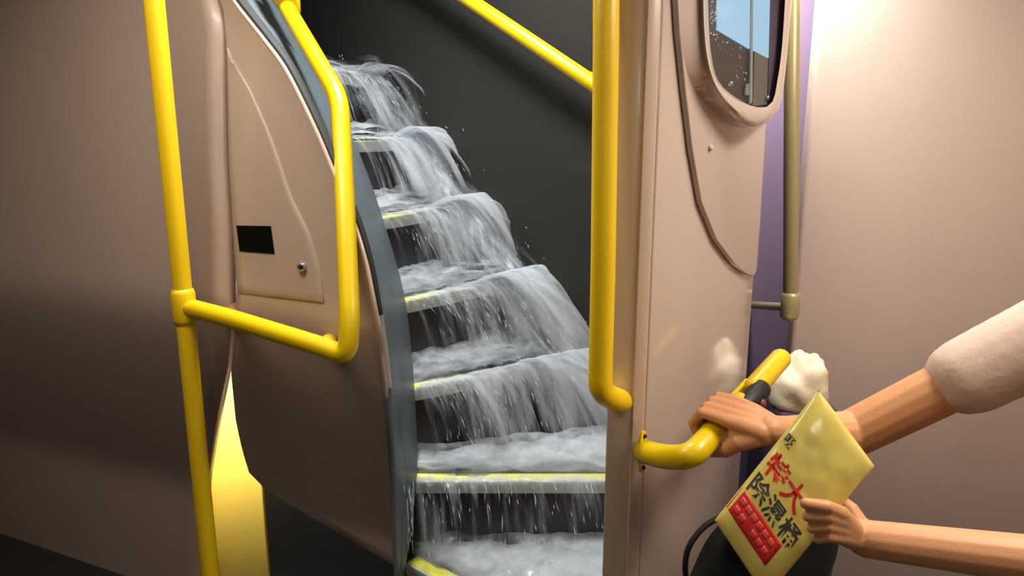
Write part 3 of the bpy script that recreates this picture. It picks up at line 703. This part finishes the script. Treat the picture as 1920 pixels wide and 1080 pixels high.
def foam(k, lift, seed, boost):
    L, R = V2(NOSE[k][0]), V2(NOSE[k][1]); L2, R2 = V2(NOSE[k + 1][0]), V2(NOSE[k + 1][1])
    if k == 1: R2 = wall_at(-.25)
    if k == 0: R2 = Vector((.40, 1.60, 0))
    if k == 6: L2 = L + (L2 - L).normalized() * .3; R2 = R + (R2 - R).normalized() * .3
    P, U, D, Fd = [], [], [], []; nu, nv = 80, 24; z = Z0 + RISE * k
    for i in range(nv + 1):
        q = i / nv
        for j_ in range(nu + 1):
            u = -.04 + 1.05 * j_ / nu; p = L.lerp(R, u).lerp(L2.lerp(R2, u), q)
            s = Vector((p.x * 16, p.y * 16, seed)); s3 = Vector((p.x * 48, p.y * 48, seed + 3))
            hh = lift + .014 * noise.noise(s) + .003 * noise.noise(s3) + .022 * q * q * (.4 + .6 * u)
            P.append(Vector((p.x, p.y, z + max(.009, hh)))); U.append((p.x + seed, p.y + k))
            band = 1 - abs(q - .0)
            # the yellow strip shows through the thinner water right at the edge
            D.append(boost + .18 * u + .10 * q); ds = (p - L.lerp(R, u)).length; sm = min(1, max(0, (ds - .022) / .035)); e_ = min(1, j_ / 3) * (.12 + .88 * sm * sm * (3 - 2 * sm))
            Fd.append(e_)
    o = link('foam', water_mesh(P, U, D, Fd, nu, nv), M['foam'], water, smooth=True, sharp=0); o['kind'] = 'stuff'
FB = {0: .12, 1: .16, 2: .12, 3: .10, 4: .12, 5: .2, 6: .05, 7: -.05}
for k in range(0, 7):
    foam(k, .012, k * 2.3, FB[k]); foam(k, .028, k * 2.3 + 9, FB[k] - .16); foam(k, .048, k * 2.3 + 19, FB[k] - .34)
# single streaks and drops caught in the air
sv, sf = [], []
def streak(p, dirv, ln, r_):
    dirv = dirv.normalized(); a_ = dirv.cross(Vector((.3, .8, .1))).normalized(); b_ = dirv.cross(a_); k0 = len(sv)
    sv.append(p - dirv * ln * .6)
    for q_ in range(4): sv.append(p + (a_ * math.cos(q_ * math.pi / 2) + b_ * math.sin(q_ * math.pi / 2)) * r_)
    sv.append(p + dirv * ln * .4)
    for q_ in range(4): sf.append([k0, k0 + 1 + q_, k0 + 1 + (q_ + 1) % 4]); sf.append([k0 + 5, k0 + 1 + (q_ + 1) % 4, k0 + 1 + q_])
for k in range(1, 7):
    L, R = V2(NOSE[k][0]), V2(NOSE[k][1]); d = (R - L).normalized(); n = Vector((d.y, -d.x, 0)); z = Z0 + RISE * k
    for i in range(140 if k == 1 else 280 if k < 5 else 180):
        u = random.random() ** (1 if k < 3 else .65); T = .2; t = random.random() * T
        v0 = random.uniform(.25, 1.0); dr_ = random.uniform(0, .35); vz = random.choice((0, 0, .2, .5)) * random.random()
        p = L.lerp(R, u) + n * (.012 + v0 * t) + d * dr_ * t; p.z = z + .01 + vz * t - .5 * G * t * t
        vel = n * v0 + d * dr_; vel.z = vz - G * t
        if p.z < z - RISE + .01: continue
        streak(p, vel, random.uniform(.008, .040) * (1 if random.random() < .85 else 1.6), random.uniform(.0004, .0012))
for i in range(420):     # spray along the wall
    t = random.uniform(-.1, .88); hgt = Z0 + RISE * (2.0 + t * 4.35) + abs(random.gauss(0, .09)); p = wall_at(t) + WN * random.uniform(.03, .2); p.z = hgt
    streak(p, Vector((.5, -.4, -random.uniform(.2, 1.5))), random.uniform(.004, .018), random.uniform(.0005, .0013))
for i in range(60):      # dribble over the stringer beside the lowest riser
    p = PY(random.uniform(758, 776), random.uniform(920, 1040), 1.53); streak(p, Vector((.02, 0, -1)), random.uniform(.01, .05), random.uniform(.0006, .0014))
o = link('drops', mesh(sv, sf), M['streak'], water, smooth=True, sharp=0); o['kind'] = 'stuff'
